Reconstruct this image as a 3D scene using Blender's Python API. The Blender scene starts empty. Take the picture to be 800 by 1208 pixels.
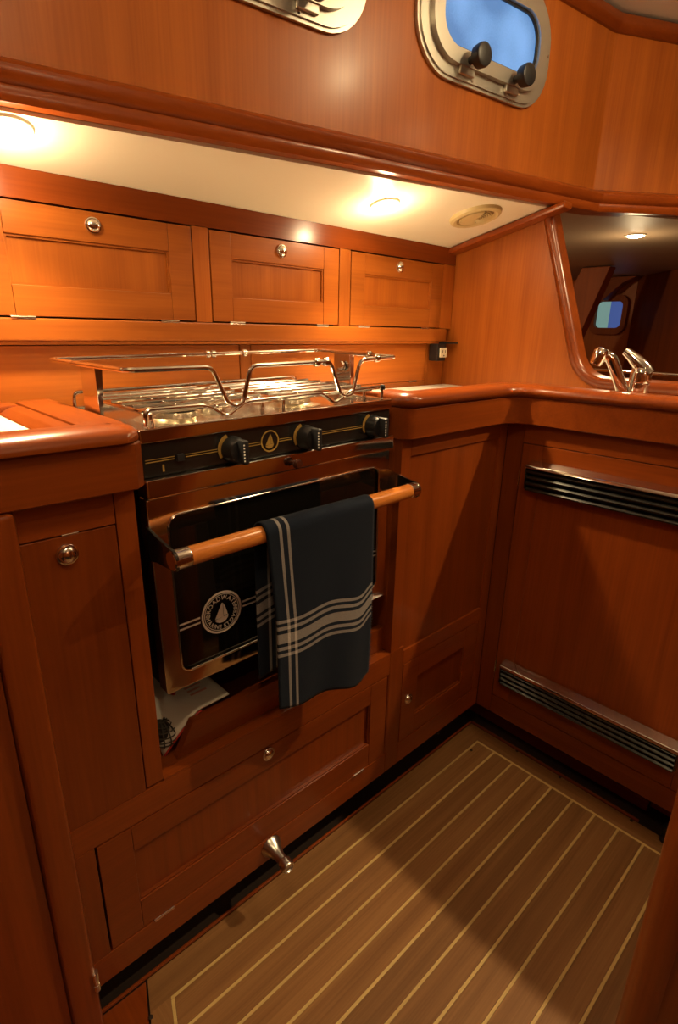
import bpy, bmesh, math, random
from mathutils import Vector, Matrix
random.seed(7)
S = bpy.context.scene
C = S.collection
PI = math.pi
# ------------------------------------------------------------------ camera
F = 647.753
RIGHT = Vector((0.7303926710528436, -0.6827767308264137, 0.018506266892268256))
DOWN = Vector((-0.2017495767747905, -0.24154643579113083, -0.9491851387520741))
FWD = Vector((0.6525516487937837, 0.6895442373035948, -0.3141736628966822))
CAM = Vector((0, 0, 1.0))
cd = bpy.data.cameras.new('camera'); cam = bpy.data.objects.new('camera', cd); C.objects.link(cam)
cd.sensor_fit = 'VERTICAL'; cd.sensor_height = 36; cd.sensor_width = 24; cd.lens = F/1208*36; cd.clip_start = .01
m = Matrix.Identity(4)
for i in range(3):
    m[i][0] = RIGHT[i]; m[i][1] = -DOWN[i]; m[i][2] = -FWD[i]; m[i][3] = CAM[i]
cam.matrix_world = m
S.camera = cam
def ray(u, v): return RIGHT*((u-400)/F) + DOWN*((v-604)/F) + FWD
# ------------------------------------------------------------------ world, exposure
w = bpy.data.worlds.new('world'); S.world = w; w.use_nodes = True
w.node_tree.nodes['Background'].inputs[0].default_value = (1.0, .72, .45, 1)
w.node_tree.nodes['Background'].inputs[1].default_value = 0.02
S.view_settings.view_transform = 'Standard'; S.view_settings.look = 'None'
S.view_settings.gamma = 1; S.view_settings.use_curve_mapping = False
S.view_settings.exposure = 0.0
WARM = (1.0, .74, .40)
DECK_W = 2.4        # spot power, galley downlights
MAIN_W = 40.0       # main cabin overhead lamps, added ones included
SLOPE = .235        # side deck camber
def ceil_z(y): return 1.2 + SLOPE*(.89-y)

# ------------------------------------------------------------------ materials
def new_mat(name):
    m = bpy.data.materials.new(name); m.use_nodes = True
    return m, m.node_tree, m.node_tree.nodes['Principled BSDF']
def plain(name, col, rough=.5, metal=0, coat=0, noise=0, emit=None, estr=0, spec=None):
    m, nt, b = new_mat(name)
    b.inputs['Base Color'].default_value = (*col, 1)
    b.inputs['Roughness'].default_value = rough; b.inputs['Metallic'].default_value = metal
    b.inputs['Coat Weight'].default_value = coat
    if spec is not None: b.inputs['Specular IOR Level'].default_value = spec
    if emit: b.inputs['Emission Color'].default_value = (*emit, 1); b.inputs['Emission Strength'].default_value = estr
    if noise:
        tc = nt.nodes.new('ShaderNodeTexCoord'); n = nt.nodes.new('ShaderNodeTexNoise')
        n.inputs['Scale'].default_value = 40; n.inputs['Detail'].default_value = 4
        nt.links.new(tc.outputs['Object'], n.inputs['Vector'])
        mr = nt.nodes.new('ShaderNodeMapRange'); mr.inputs['To Min'].default_value = max(0, rough-noise); mr.inputs['To Max'].default_value = rough+noise
        nt.links.new(n.outputs['Fac'], mr.inputs['Value']); nt.links.new(mr.outputs['Result'], b.inputs['Roughness'])
    return m
def wood(name, axis, dark, light, rough=.3, coat=.35, fine=1.0, vary=.18, bump=.04):
    m, nt, b = new_mat(name); N = nt.nodes.new; L = nt.links.new
    tc = N('ShaderNodeTexCoord'); oi = N('ShaderNodeObjectInfo')
    add = N('ShaderNodeVectorMath'); add.operation = 'ADD'
    sc = N('ShaderNodeMath'); sc.operation = 'MULTIPLY'; sc.inputs[1].default_value = 37.0
    L(oi.outputs['Random'], sc.inputs[0]); L(tc.outputs['Object'], add.inputs[0]); L(sc.outputs[0], add.inputs[1])
    def noise(across, along, detail, dist=0.0):
        mp = N('ShaderNodeMapping'); s = [across]*3; s['xyz'.index(axis)] = along
        mp.inputs['Scale'].default_value = s
        n = N('ShaderNodeTexNoise'); n.inputs['Scale'].default_value = 1; n.inputs['Detail'].default_value = detail
        n.inputs['Distortion'].default_value = dist
        L(add.outputs[0], mp.inputs['Vector']); L(mp.outputs[0], n.inputs['Vector']); return n.outputs['Fac']
    a = noise(28*fine, 1.6, 3, .6); c = noise(260*fine, 6, 2)
    mx = N('ShaderNodeMix'); mx.data_type = 'FLOAT'; mx.inputs[0].default_value = .38
    L(a, mx.inputs[2]); L(c, mx.inputs[3])
    rp = N('ShaderNodeValToRGB'); e = rp.color_ramp.elements
    e[0].position = .33; e[0].color = (*dark, 1); e[1].position = .66; e[1].color = (*light, 1)
    L(mx.outputs[0], rp.inputs[0])
    hv = N('ShaderNodeHueSaturation'); mr = N('ShaderNodeMapRange')
    mr.inputs['To Min'].default_value = 1-vary; mr.inputs['To Max'].default_value = 1+vary
    L(oi.outputs['Random'], mr.inputs['Value']); L(mr.outputs[0], hv.inputs['Value']); L(rp.outputs[0], hv.inputs['Color'])
    L(hv.outputs[0], b.inputs['Base Color'])
    b.inputs['Roughness'].default_value = rough; b.inputs['Specular IOR Level'].default_value = .3; b.inputs['Coat Weight'].default_value = coat; b.inputs['Coat Roughness'].default_value = .2
    bp = N('ShaderNodeBump'); bp.inputs['Strength'].default_value = bump; bp.inputs['Distance'].default_value = .002
    L(c, bp.inputs['Height']); L(bp.outputs[0], b.inputs['Normal'])
    return m
WD, WL = (.29, .070, .0085), (.40, .108, .013)
WX = wood('varnished_teak_x', 'x', WD, WL, rough=.38, coat=.12); WY = wood('varnished_teak_y', 'y', WD, WL, rough=.38, coat=.12); WZ = wood('varnished_teak_z', 'z', WD, WL, rough=.38, coat=.12)
WZM = wood('oiled_teak_z', 'z', (.19, .040, .006), (.27, .062, .009), rough=.6, coat=0)
BX = wood('rich_teak_x', 'x', (.18, .033, .0042), (.255, .051, .0064), rough=.28, coat=.35)
BY = wood('rich_teak_y', 'y', (.18, .033, .0042), (.255, .051, .0064), rough=.28, coat=.35)
BZ = wood('rich_teak_z', 'z', (.18, .033, .0042), (.255, .051, .0064), rough=.28, coat=.35)
SOLE = wood('teak_sole', 'x', (.19, .083, .027), (.31, .148, .052), rough=.5, coat=.05, fine=1.4, vary=.12, bump=.08)
SOLEY = wood('teak_sole_cross', 'y', (.19, .083, .027), (.31, .148, .052), rough=.5, coat=.05, fine=1.4, vary=.12, bump=.08)
HOLLY = wood('holly', 'x', (.55, .36, .13), (.66, .46, .18), rough=.45, coat=.05, vary=.05)
BARW = wood('bar_wood', 'x', (.50, .14, .025), (.66, .23, .045), rough=.2, coat=.6)
CREAM = plain('cream_deckhead', (.86, .80, .66), .42, noise=.05)
WHITEC = plain('white_laminate', (.80, .77, .68), .35)
CHROME = plain('chrome', (.80, .77, .73), .10, 1)
STEEL = plain('polished_steel', (.76, .73, .70), .09, 1, noise=.03)
HOB = plain('hob_steel', (.66, .62, .58), .16, 1, noise=.05)
SATIN = plain('satin_aluminium', (.62, .59, .52), .38, .85)
BLACK = plain('black_enamel', (.012, .011, .010), .25, coat=.3)
RUBBER = plain('black_plastic', (.015, .015, .017), .42)
GLASSB = plain('black_oven_glass', (.006, .005, .004), .05, coat=.2)
DARK = plain('dark_void', (.02, .008, .003), .8)  # near-black puts shade into gaps, niche back and toe space; plugs too
GOLD = plain('gold_print', (.36, .21, .04), .5)
WPRINT = plain('white_print', (.85, .80, .74), .5)
BRASS = plain('burner_alloy', (.74, .66, .50), .25, 1)
BEIGE = plain('beige_plastic', (.60, .47, .24), .45)
BEIGED = plain('dark_beige_slot', (.22, .15, .06), .6)
IVORY = plain('ivory_plastic', (.72, .66, .50), .4)
PAPER = plain('paper', (.62, .57, .48), .6)
RED = plain('red_print', (.50, .03, .02), .5)
PINK = plain('faded_red_print', (.55, .25, .19), .6)
def glow(name, col, s):
    m, nt, b = new_mat(name); b.inputs['Base Color'].default_value = (*col, 1)
    b.inputs['Emission Color'].default_value = (*col, 1); b.inputs['Emission Strength'].default_value = s; return m
BULB = glow('lit_lens', (1, .86, .60), 40)
DOME = glow('lit_dome', (1, .86, .60), 12)
def pane_mat():
    m, nt, b = new_mat('dusk_light_pane'); N = nt.nodes.new; L = nt.links.new
    tc = N('ShaderNodeTexCoord'); n = N('ShaderNodeTexNoise'); n.inputs['Scale'].default_value = 11; n.inputs['Detail'].default_value = 1
    n2 = N('ShaderNodeTexNoise'); n2.inputs['Scale'].default_value = 420; n2.inputs['Detail'].default_value = 2
    L(tc.outputs['Object'], n.inputs['Vector']); L(tc.outputs['Object'], n2.inputs['Vector'])
    mx = N('ShaderNodeMix'); mx.data_type = 'FLOAT'; mx.inputs[0].default_value = .10; L(n.outputs['Fac'], mx.inputs[2]); L(n2.outputs['Fac'], mx.inputs[3])
    rp = N('ShaderNodeValToRGB'); e = rp.color_ramp.elements
    e[0].position = .36; e[0].color = (.10, .26, .58, 1); e[1].position = .60; e[1].color = (.24, .50, .95, 1)
    L(mx.outputs[0], rp.inputs[0]); L(rp.outputs[0], b.inputs['Emission Color']); b.inputs['Emission Strength'].default_value = .85
    b.inputs['Base Color'].default_value = (.03, .05, .08, 1); b.inputs['Roughness'].default_value = .12
    return m
PANE = pane_mat()
PANEG = glow('greenish_dusk_pane', (.22, .42, .40), .55); PANEB = glow('blue_dusk_pane', (.05, .10, .33), .75)

# ------------------------------------------------------------------ helpers
ORG = {}
def bmn(): return bmesh.new()
def box(bm, x0, x1, y0, y1, z0, z1, bev=0.0, seg=2):
    r = bmesh.ops.create_cube(bm, size=1)
    vs = r['verts']
    for v in vs:
        v.co = Vector((x0+(v.co.x+.5)*(x1-x0), y0+(v.co.y+.5)*(y1-y0), z0+(v.co.z+.5)*(z1-z0)))
    if bev:
        es = list({e for v in vs for e in v.link_edges})
        bmesh.ops.bevel(bm, geom=es, offset=bev, segments=seg, profile=.5, affect='EDGES', clamp_overlap=True)
    return bm
def prism(bm, pts, d, bev=0.0):
    """closed polygon of 3D points pushed along vector d"""
    d = Vector(d); a = [bm.verts.new(Vector(q)) for q in pts]; b = [bm.verts.new(Vector(q)+d) for q in pts]
    n = len(pts); fs = [bm.faces.new(a), bm.faces.new(b[::-1])]
    for i in range(n): fs.append(bm.faces.new((a[i], b[i], b[(i+1) % n], a[(i+1) % n])))
    bmesh.ops.recalc_face_normals(bm, faces=fs)
    if bev:
        es = list({e for f in fs for e in f.edges})
        bmesh.ops.bevel(bm, geom=es, offset=bev, segments=2, profile=.5, affect='EDGES', clamp_overlap=True)
    return bm
def tube(bm, pts, r, seg=10, closed=False, cap=True):
    pts = [Vector(q) for q in pts]; n = len(pts); rings = []
    t0 = (pts[1]-pts[0]).normalized(); up = Vector((0, 0, 1)) if abs(t0.z) < .9 else Vector((1, 0, 0))
    nr = (up - t0*up.dot(t0)).normalized()
    for i, q in enumerate(pts):
        if closed: t = (pts[(i+1) % n]-pts[i-1]).normalized()
        else: t = (pts[min(i+1, n-1)]-pts[max(i-1, 0)]).normalized()
        nr = (nr - t*nr.dot(t)).normalized(); bn = t.cross(nr)
        rr = r(i) if callable(r) else r
        rings.append([bm.verts.new(q + (nr*math.cos(2*PI*k/seg)+bn*math.sin(2*PI*k/seg))*rr) for k in range(seg)])
    m_ = n if closed else n-1
    fs = []
    for i in range(m_):
        a, b = rings[i], rings[(i+1) % n]
        for k in range(seg): fs.append(bm.faces.new((a[k], a[(k+1) % seg], b[(k+1) % seg], b[k])))
    if cap and not closed: fs += [bm.faces.new(rings[0][::-1]), bm.faces.new(rings[-1])]
    bmesh.ops.recalc_face_normals(bm, faces=fs)
    return bm
def fillet(pts, r, seg=5, closed=False):
    pts = [Vector(q) for q in pts]; n = len(pts); out = []
    for i, q in enumerate(pts):
        if not closed and i in (0, n-1): out.append(q); continue
        a, b = pts[i-1]-q, pts[(i+1) % n]-q
        rr = r[i] if isinstance(r, (list, tuple)) else r
        k = min(rr, a.length*.48, b.length*.48)
        if k < 1e-6: out.append(q); continue
        p0, p1 = q+a.normalized()*k, q+b.normalized()*k
        for j in range(seg+1):
            t = j/seg; out.append(p0*(1-t)**2 + q*2*t*(1-t) + p1*t*t)
    return out
def lathe(bm, prof, seg=28, M=Matrix.Identity(4)):
    """profile (radius, height) turned about local z, placed by M"""
    rings = []; fs = []
    for r, h in prof:
        if r < 1e-6: rings.append([bm.verts.new(M @ Vector((0, 0, h)))])
        else: rings.append([bm.verts.new(M @ Vector((r*math.cos(2*PI*k/seg), r*math.sin(2*PI*k/seg), h))) for k in range(seg)])
    for a, b in zip(rings, rings[1:]):
        for k in range(seg):
            k2 = (k+1) % seg
            if len(a) == 1 and len(b) == 1: continue
            if len(a) == 1: fs.append(bm.faces.new((a[0], b[k2], b[k])))
            elif len(b) == 1: fs.append(bm.faces.new((a[k], a[k2], b[0])))
            else: fs.append(bm.faces.new((a[k], a[k2], b[k2], b[k])))
    for e in (rings[0], rings[-1]):
        if len(e) > 1: fs.append(bm.faces.new(e))
    bmesh.ops.recalc_face_normals(bm, faces=fs)
    return bm
def facing(p, d):
    """matrix that puts local +z along d at p"""
    q = Vector((0, 0, 1)).rotation_difference(Vector(d).normalized())
    return Matrix.Translation(Vector(p)) @ q.to_matrix().to_4x4()
def sweep(bm, prof, path, side=1, zs=None):
    """profile (n, z) swept along a path of (x, y); n is measured to the right of travel (side=1)"""
    n = len(path); rings = []; P = [Vector((q[0], q[1])) for q in path]
    for i in range(n):
        d0 = (P[i]-P[i-1]).normalized() if i else (P[1]-P[0]).normalized()
        d1 = (P[i+1]-P[i]).normalized() if i < n-1 else d0
        n0, n1 = Vector((d0.y, -d0.x)), Vector((d1.y, -d1.x))
        nn = (n0+n1).normalized(); nn = nn/max(.3, nn.dot(n0))*side
        dz = zs[i] if zs else 0
        rings.append([bm.verts.new((P[i].x+nn.x*a, P[i].y+nn.y*a, z+dz)) for a, z in prof])
    k = len(prof); fs = []
    for a, b in zip(rings, rings[1:]):
        for j in range(k): fs.append(bm.faces.new((a[j], a[(j+1) % k], b[(j+1) % k], b[j])))
    fs += [bm.faces.new(rings[0]), bm.faces.new(rings[-1])]
    bmesh.ops.recalc_face_normals(bm, faces=fs)
    return bm
def rrect(x0, x1, z0, z1, r, seg=6):
    """rounded rectangle, list of (x, z), counter-clockwise"""
    out = []
    for cx, cz, a in ((x1-r, z1-r, 0), (x0+r, z1-r, 90), (x0+r, z0+r, 180), (x1-r, z0+r, 270)):
        for k in range(seg+1):
            t = math.radians(a+90*k/seg); out.append((cx+r*math.cos(t), cz+r*math.sin(t)))
    return out
def ringplate(bm, outer, inner, to3, d):
    """plate between two closed outlines with the same number of points; to3 maps (a, b) to 3D; d is the thickness"""
    d = Vector(d); n = len(outer)
    o0 = [bm.verts.new(Vector(to3(*q))) for q in outer]; i0 = [bm.verts.new(Vector(to3(*q))) for q in inner]
    o1 = [bm.verts.new(v.co+d) for v in o0]; i1 = [bm.verts.new(v.co+d) for v in i0]; fs = []
    for k in range(n):
        j = (k+1) % n
        for A, B in ((o0, i0), (i0, i1), (i1, o1), (o1, o0)):
            fs.append(bm.faces.new((A[k], A[j], B[j], B[k])))
    bmesh.ops.recalc_face_normals(bm, faces=fs)
    return bm
def obj(name, bm, mat, parent=None, org=None, angle=35, **tags):
    me = bpy.data.meshes.new(name)
    o = bpy.data.objects.new(name, me); C.objects.link(o)
    if parent is not None:
        base = ORG[parent.name]; o.parent = parent; ORG[o.name] = base
    else:
        if org is None:
            xs = [v.co for v in bm.verts]
            org = (sum(v.x for v in xs)/len(xs), sum(v.y for v in xs)/len(xs), min(v.z for v in xs))
        base = Vector(org); o.location = base; ORG[o.name] = base
    for v in bm.verts: v.co -= base
    bm.to_mesh(me); bm.free()
    me.shade_smooth()
    me.set_sharp_from_angle(angle=math.radians(angle))
    me.materials.append(mat)
    wn = o.modifiers.new('weighted_normals', 'WEIGHTED_NORMAL'); wn.keep_sharp = True
    for k, v in tags.items(): o[k] = v
    return o
def thing(name, label, category, loc, **tags):
    o = bpy.data.objects.new(name, None); C.objects.link(o); o.location = loc; o.empty_display_size = .05
    ORG[o.name] = Vector(loc); o['label'] = label; o['category'] = category
    for k, v in tags.items(): o[k] = v
    return o
def B(name, parent, mat, x0, x1, y0, y1, z0, z1, bev=.0012, **t):
    return obj(name, box(bmn(), x0, x1, y0, y1, z0, z1, bev), mat, parent, **t)
def dup(o, parent):
    c = o.copy(); C.objects.link(c); c.parent = parent
    for ch in o.children: dup(ch, c)
    return c
FY, EX, BYK, XE = .62, 1.09, .90, 1.24      # cabinet face, end cabinet face, upper locker face, end bulkhead

# ------------------------------------------------------------------ the sole (floor)
floor = obj('floor', box(bmn(), -1.3, 3.1, -1.3, 1.7, -.06, -.006), DARK, kind='structure', label='teak and holly striped cabin sole', category='floor')
P0, PITCH, XR = .590, .0503, 1.066
def lx(y, off=0.0): return .2187 + .363*(y-.592) - off
HW = .0028
def plank(y0, y1, x1, mat, name='plank', off=0.0, z=0.0):
    bm = bmn(); prism(bm, [(lx(y0, off), y0, -.012), (x1, y0, -.012), (x1, y1, -.012), (lx(y1, off), y1, -.012)], (0, 0, .012+z), .0004)
    return obj(name, bm, mat, floor)
for k in range(16):
    y1 = P0-PITCH*k-HW; y0 = P0-PITCH*(k+1)+HW
    plank(y0, y1, XR-HW, SOLE, off=-.0035)
    plank(P0-PITCH*k-HW+.0003, P0-PITCH*k+HW-.0003, XR+HW if k == 0 else XR-HW, HOLLY, 'holly_strip', z=-.0002, off=.002 if k == 0 else -.0035)
yb_ = P0-PITCH*16
plank(P0+HW, .640, 1.1125, SOLE, 'margin_board', off=.036)
bm = bmn(); prism(bm, [(XR+HW, yb_, -.012), (1.1125, yb_, -.012), (1.1125, P0+HW, -.012), (XR+HW, P0+HW, -.012)], (0, 0, .012), .0004); obj('margin_board', bm, SOLEY, floor)
bm = bmn(); prism(bm, [(XR-HW, yb_, -.012), (XR+HW, yb_, -.012), (XR+HW, P0-HW, -.012), (XR-HW, P0-HW, -.012)], (0, 0, .0118)); obj('holly_strip', bm, HOLLY, floor)
def slant(o0, o1, ya, yb, mat, name, z=0):
    bm = bmn(); prism(bm, [(lx(ya, o0), ya, -.012), (lx(ya, o1), ya, -.012), (lx(yb, o1), yb, -.012), (lx(yb, o0), yb, -.012)], (0, 0, .012+z), .0004); obj(name, bm, mat, floor)
slant(.0022, -.0033, yb_, P0-HW, HOLLY, 'holly_strip', -.0002)
slant(.036, .0024, yb_, P0+HW, SOLEY, 'margin_board')
slant(.30, .039, -1.2, .640, BY, 'sole_edge_board', -.002)
for (u, v) in ((610, 886), (660.5, 917), (745, 968), (556, 885), (178, 1200)):
    d = ray(u, v); p = d*(-1/d.z)+CAM
    obj('plug', lathe(bmn(), [(0, .0006), (.0035, .0006), (.0035, -.002)], 12, Matrix.Translation(Vector((p.x, p.y, 0)))), DARK, floor)

# ------------------------------------------------------------------ walls, deckhead, trunk
# trunk side: bottom front edge of its bead
TR = [(-.9, .906), (-.3, .831), (.21, .766), (.655, .707), (1.05, .657), (1.205, .637), (1.36, .616), (1.362, .6152), (1.558, .512), (1.70, .437), (1.85, .34), (2.1, .15)]
TZ = [1.20, 1.213, 1.229, 1.243, 1.254, 1.259, 1.263, 1.263, 1.27, 1.27, 1.27, 1.27]
WOFF = .022
def offs(path, k):
    P = [Vector(q) for q in path]; out = []
    for i in range(len(P)):
        d = (P[min(i+1, len(P)-1)]-P[max(i-1, 0)]).normalized(); n = Vector((d.y, -d.x)); out.append(P[i]-n*k)
    return out
wallline = offs(TR, WOFF)
def wall_at(x):
    for a, b in zip(wallline, wallline[1:]):
        if a.x <= x <= b.x: return a.lerp(b, (x-a.x)/(b.x-a.x)), (b-a).normalized()
bm = sweep(bmn(), [(0, .02), (0, 1.61), (-.03, 1.61), (-.03, .02)], [tuple(q) for q in wallline], 1)
for v in bm.verts:      # lower edge follows the bead
    if v.co.z < 1:
        i = min(range(len(wallline)), key=lambda k: (wallline[k]-Vector((v.co.x, v.co.y))).length); v.co.z = TZ[i]+.012
wt = obj('wall_trunk', bm, WZ, kind='structure', label='varnished teak cabin side above the galley, holding the portlights', category='wall')
prof = [(-.045, .0), (0, 0), (.003, .004), (.004, .012), (.002, .016), (.006, .019), (.010, .025), (.010, .033), (.005, .039), (-.003, .042), (-.012, .043), (-.018, .047), (-.026, .049), (-.045, .049)]
obj('trim_1', sweep(bmn(), prof, TR, 1, TZ), BX, kind='structure', label='rounded dark teak bead along foot of the cabin side', category='trim')
prof = [(-.03, 1.612), (-.016, 1.598), (-.006, 1.599), (.002, 1.606), (.005, 1.616), (.003, 1.626), (-.004, 1.631), (-.03, 1.632)]
obj('trim_2', sweep(bmn(), prof, [tuple(q) for q in offs(TR, WOFF-.012)], 1), BX, kind='structure', label='dark teak moulding between cabin side and white coachroof', category='trim')
# galley deckhead (under the side deck), sloping with the deck
bm = bmn(); inner = [(TR[i][0], TR[i][1]+.02) for i in range(1, 6)]+[(1.25, .65)]
pts = [(-.3, .96), (1.25, .96)]+inner[::-1]
prism(bm, [(x, y, ceil_z(y)) for x, y in pts], (0, 0, .012))
deckhead = obj('ceiling', bm, CREAM, kind='structure', label='cream deckhead panel over the galley lockers', category='ceiling')
# main coachroof, out of sight but for one corner
bm = bmn(); prism(bm, [(-1.3, -1.3, 1.634), (3.1, -1.3, 1.634), (3.1, 1.2, 1.634), (-1.3, 1.2, 1.634)], (0, 0, .03))
for v in bm.verts: pass
obj('ceiling_coachroof', bm, plain('white_coachroof', (.80, .76, .68), .5), kind='structure', label='white coachroof lining above the dark moulding', category='ceiling')
# hull side behind lockers, aft and opposite sides
obj('wall_hull', box(bmn(), -1.3, 3.1, 1.6, 1.63, 0, 1.7), WX, kind='structure')
obj('wall_back', box(bmn(), -1.3, 3.1, -1.33, -1.3, 0, 1.7), WZ, kind='structure')
obj('wall_left', box(bmn(), -1.33, -1.3, -1.3, 1.6, 0, 1.7), WZ, kind='structure')
obj('wall_forward', box(bmn(), 2.95, 2.98, -1.3, 1.6, 0, 1.7), WZ, kind='structure')
# end bulkhead with its opening, all in the plane x = XE
OPEN = fillet([(0, .652, 1.236), (0, .537, .9115), (0, -.10, .9115), (0, -.20, 1.236)], [0, .055, .055, 0], 8)
bm = bmn()
poly = [(.97, .02), (.97, 1.30), (.665, 1.30), (.652, 1.236)]+[(q.y, q.z) for q in OPEN[1:-1]]+[(-.20, 1.236), (-.24, 1.236), (-.24, .02)]
prism(bm, [(XE, y, z) for y, z in poly], (.02, 0, 0))
obj('wall_bulkhead', bm, WZ, kind='structure', label='vertical grained teak bulkhead with slanted opening behind the tap', category='wall')
bm = bmn()
path = [Vector((0, .658, 1.252))]+OPEN[1:]
prof = [(-.004, .024), (-.002, -.002), (.002, -.009), (.007, -.012), (.012, -.0125), (.017, -.010), (.021, -.006), (.023, .001), (.02, .006), (.0, .01)]
rings = []
for i, q in enumerate(path):
    t = (path[min(i+1, len(path)-1)]-path[max(i-1, 0)]).normalized(); n = Vector((0, t.z, -t.y))*-1
    if i == 0: n = Vector((0, 1, 0))
    rings.append([bm.verts.new(Vector((XE+b, q.y, q.z))+n*a) for a, b in prof])
fs = []
for a, b in zip(rings, rings[1:]):
    for j in range(len(prof)): fs.append(bm.faces.new((a[j], a[(j+1) % len(prof)], b[(j+1) % len(prof)], b[j])))
fs += [bm.faces.new(rings[0]), bm.faces.new(rings[-1])]
bmesh.ops.recalc_face_normals(bm, faces=fs)
obj('trim_3', bm, BY, kind='structure', label='rounded teak moulding framing the opening behind the tap', category='trim')
# beam under the deckhead against the bulkhead
bm = bmn(); y0, y1 = .615, .955
prism(bm, [(1.205, y0, ceil_z(y0)-.001), (1.205, y1, ceil_z(y1)-.001), (XE, y1, ceil_z(y1)-.001), (XE, y0, ceil_z(y0)-.001)], (0, 0, -.014), .004)
obj('trim_4', bm, BY, kind='structure', label='teak cover strip between deckhead and bulkhead', category='trim')

# ------------------------------------------------------------------ the space beyond the opening
TAN = plain('tan_headliner', (.46, .33, .22), .5)
obj('ceiling_forward', prism(bmn(), [(x, y, 1.266) for x, y in ((XE+.02, .645), (XE+.02, 1.6), (2.95, 1.6), (2.95, -.2), (2.1, .172), (1.85, .362), (1.70, .46), (1.558, .535), (1.37, .635))], (0, 0, .012)), TAN, kind='structure')
obj('wall_side_panel', prism(bmn(), [(2.94, 1.085, .0), (2.30, .46, .0), (2.31, .45, .0), (2.955, 1.075, .0)], (0, 0, 1.265)), WZM, kind='structure')
bm = bmn(); prism(bm, [(2.4, 1.115, 1.262), (2.4, 1.0, 1.262), (2.4, 1.09, .98), (2.4, 1.12, .80), (2.4, 1.30, .80), (2.4, 1.22, 1.0)], (.06, 0, 0), .004)
obj('diagonal_brace', bm, WZM, label='leaning dark teak brace seen through the opening behind the tap', category='brace')
bm = bmn(); prism(bm, [(2.85, 1.17, 1.262), (2.85, 1.055, 1.262), (2.85, 1.12, 1.235), (2.85, 1.20, 1.16), (2.85, 1.22, 1.17)], (.06, 0, 0), .003)
obj('knee_bracket', bm, WZM, label='small teak knee under the ceiling above the far portlight', category='bracket')
X = 2.95
t = thing('far_portlight', 'small teak framed portlight seen through the opening', 'window', (X-.01, 1.19, 1.01))
ro, ri = rrect(1.105, 1.278, 1.005, 1.188, .045), rrect(1.128, 1.255, 1.036, 1.158, .022)
obj('frame', ringplate(bmn(), ro, ri, lambda a, b: (X-.03, a, b), (.029, 0, 0)), WZM, t)
obj('pane', prism(bmn(), [(X-.004, 1.195, 1.03), (X-.004, 1.26, 1.03), (X-.004, 1.26, 1.165), (X-.004, 1.195, 1.165)], (.003, 0, 0)), PANEG, t)
obj('pane', prism(bmn(), [(X-.004, 1.12, 1.03), (X-.004, 1.195, 1.03), (X-.004, 1.195, 1.165), (X-.004, 1.12, 1.165)], (.003, 0, 0)), PANEB, t)
obj('grab_rail', tube(bmn(), [(1.36, .80, .9215), (1.36, .10, .9215)], .0035, 10), CHROME, label='thin chrome rail crossing low inside the opening', category='rail')
for y in (.79, .11): pass

# ------------------------------------------------------------------ lamps
def deck_normal(): return Vector((0, -SLOPE, -1)).normalized()
def hit_deck(u, v):
    d = ray(u, v)      # z = 1.2 + S*(.89-y)
    k = (.2 + SLOPE*.89)/(d.z + SLOPE*d.y); return d*k + CAM
def downlight(p, n, label, power, group='recessed downlights', r=.025, spot=True, size=2.9):
    t = thing('downlight', label, 'downlight', p, group=group); M = facing(p, n)
    obj('bezel', lathe(bmn(), [(r*.90, .0005), (r*.91, .003), (r*1.0, .0038), (r*1.10, .003), (r*1.15, .0003), (r*1.15, -.004), (r*.90, -.004)], 32, M), IVORY, t)
    obj('lens', lathe(bmn(), [(0, .0085), (r*.3, .008), (r*.6, .0065), (r*.84, .003), (r*.88, -.001), (0, -.001)], 28, M), BULB, t)
    l = bpy.data.lights.new('downlight_lamp', 'SPOT'); l.energy = power; l.color = WARM; l.spot_size = size; l.spot_blend = 1.0; l.shadow_soft_size = .012
    o = bpy.data.objects.new('downlight_lamp', l); C.objects.link(o); o.parent = t
    o.location = n*.016; o.rotation_euler = Vector((0, 0, -1)).rotation_difference(n).to_euler()
    return t
DN = deck_normal()
def ceiling_fill(t):
    l = bpy.data.lights.new('ceiling_fill', 'POINT'); l.energy = 1.0; l.color = WARM; l.shadow_soft_size = .012  # extra point lamp added below the lens to brighten the deckhead
    o = bpy.data.objects.new('ceiling_fill', l); C.objects.link(o); o.parent = t; o.location = DN*.034
ceiling_fill(downlight(hit_deck(8, 150), DN, 'glowing downlight at left end of the cream deckhead', DECK_W*7, size=2.0))
ceiling_fill(downlight(hit_deck(454, 241), DN, 'glowing downlight beside the round vent on the deckhead', DECK_W*7, size=2.0))
d = ray(750, 277); p = d*(.266/d.z)+CAM
t = downlight(p, Vector((0, 0, -1)), 'small bright downlight seen through the opening', DECK_W*3)
l = bpy.data.lights.new('ceiling_fill', 'POINT'); l.energy = .7; l.color = WARM; l.shadow_soft_size = .03; o = bpy.data.objects.new('ceiling_fill', l); C.objects.link(o); o.parent = t; o.location = (0, 0, -.09)  # added point lamp, brightens the tan ceiling around this lens
for p, pw, wh in (((1.405, -.12, 1.634), 1.5, 'forward of the end counter'), ((-.35, -.45, 1.634), .08, 'aft of the sink counter, added as fill'), ((.55, -.75, 1.634), .12, 'opposite the stove, added as fill')):  # aft and opposite lamps are unseen, added to brighten the cabin
    l = downlight(Vector(p), Vector((0, 0, -1)), 'cabin downlight overhead '+wh, MAIN_W*pw, 'coachroof downlights', size=2.7)
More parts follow.
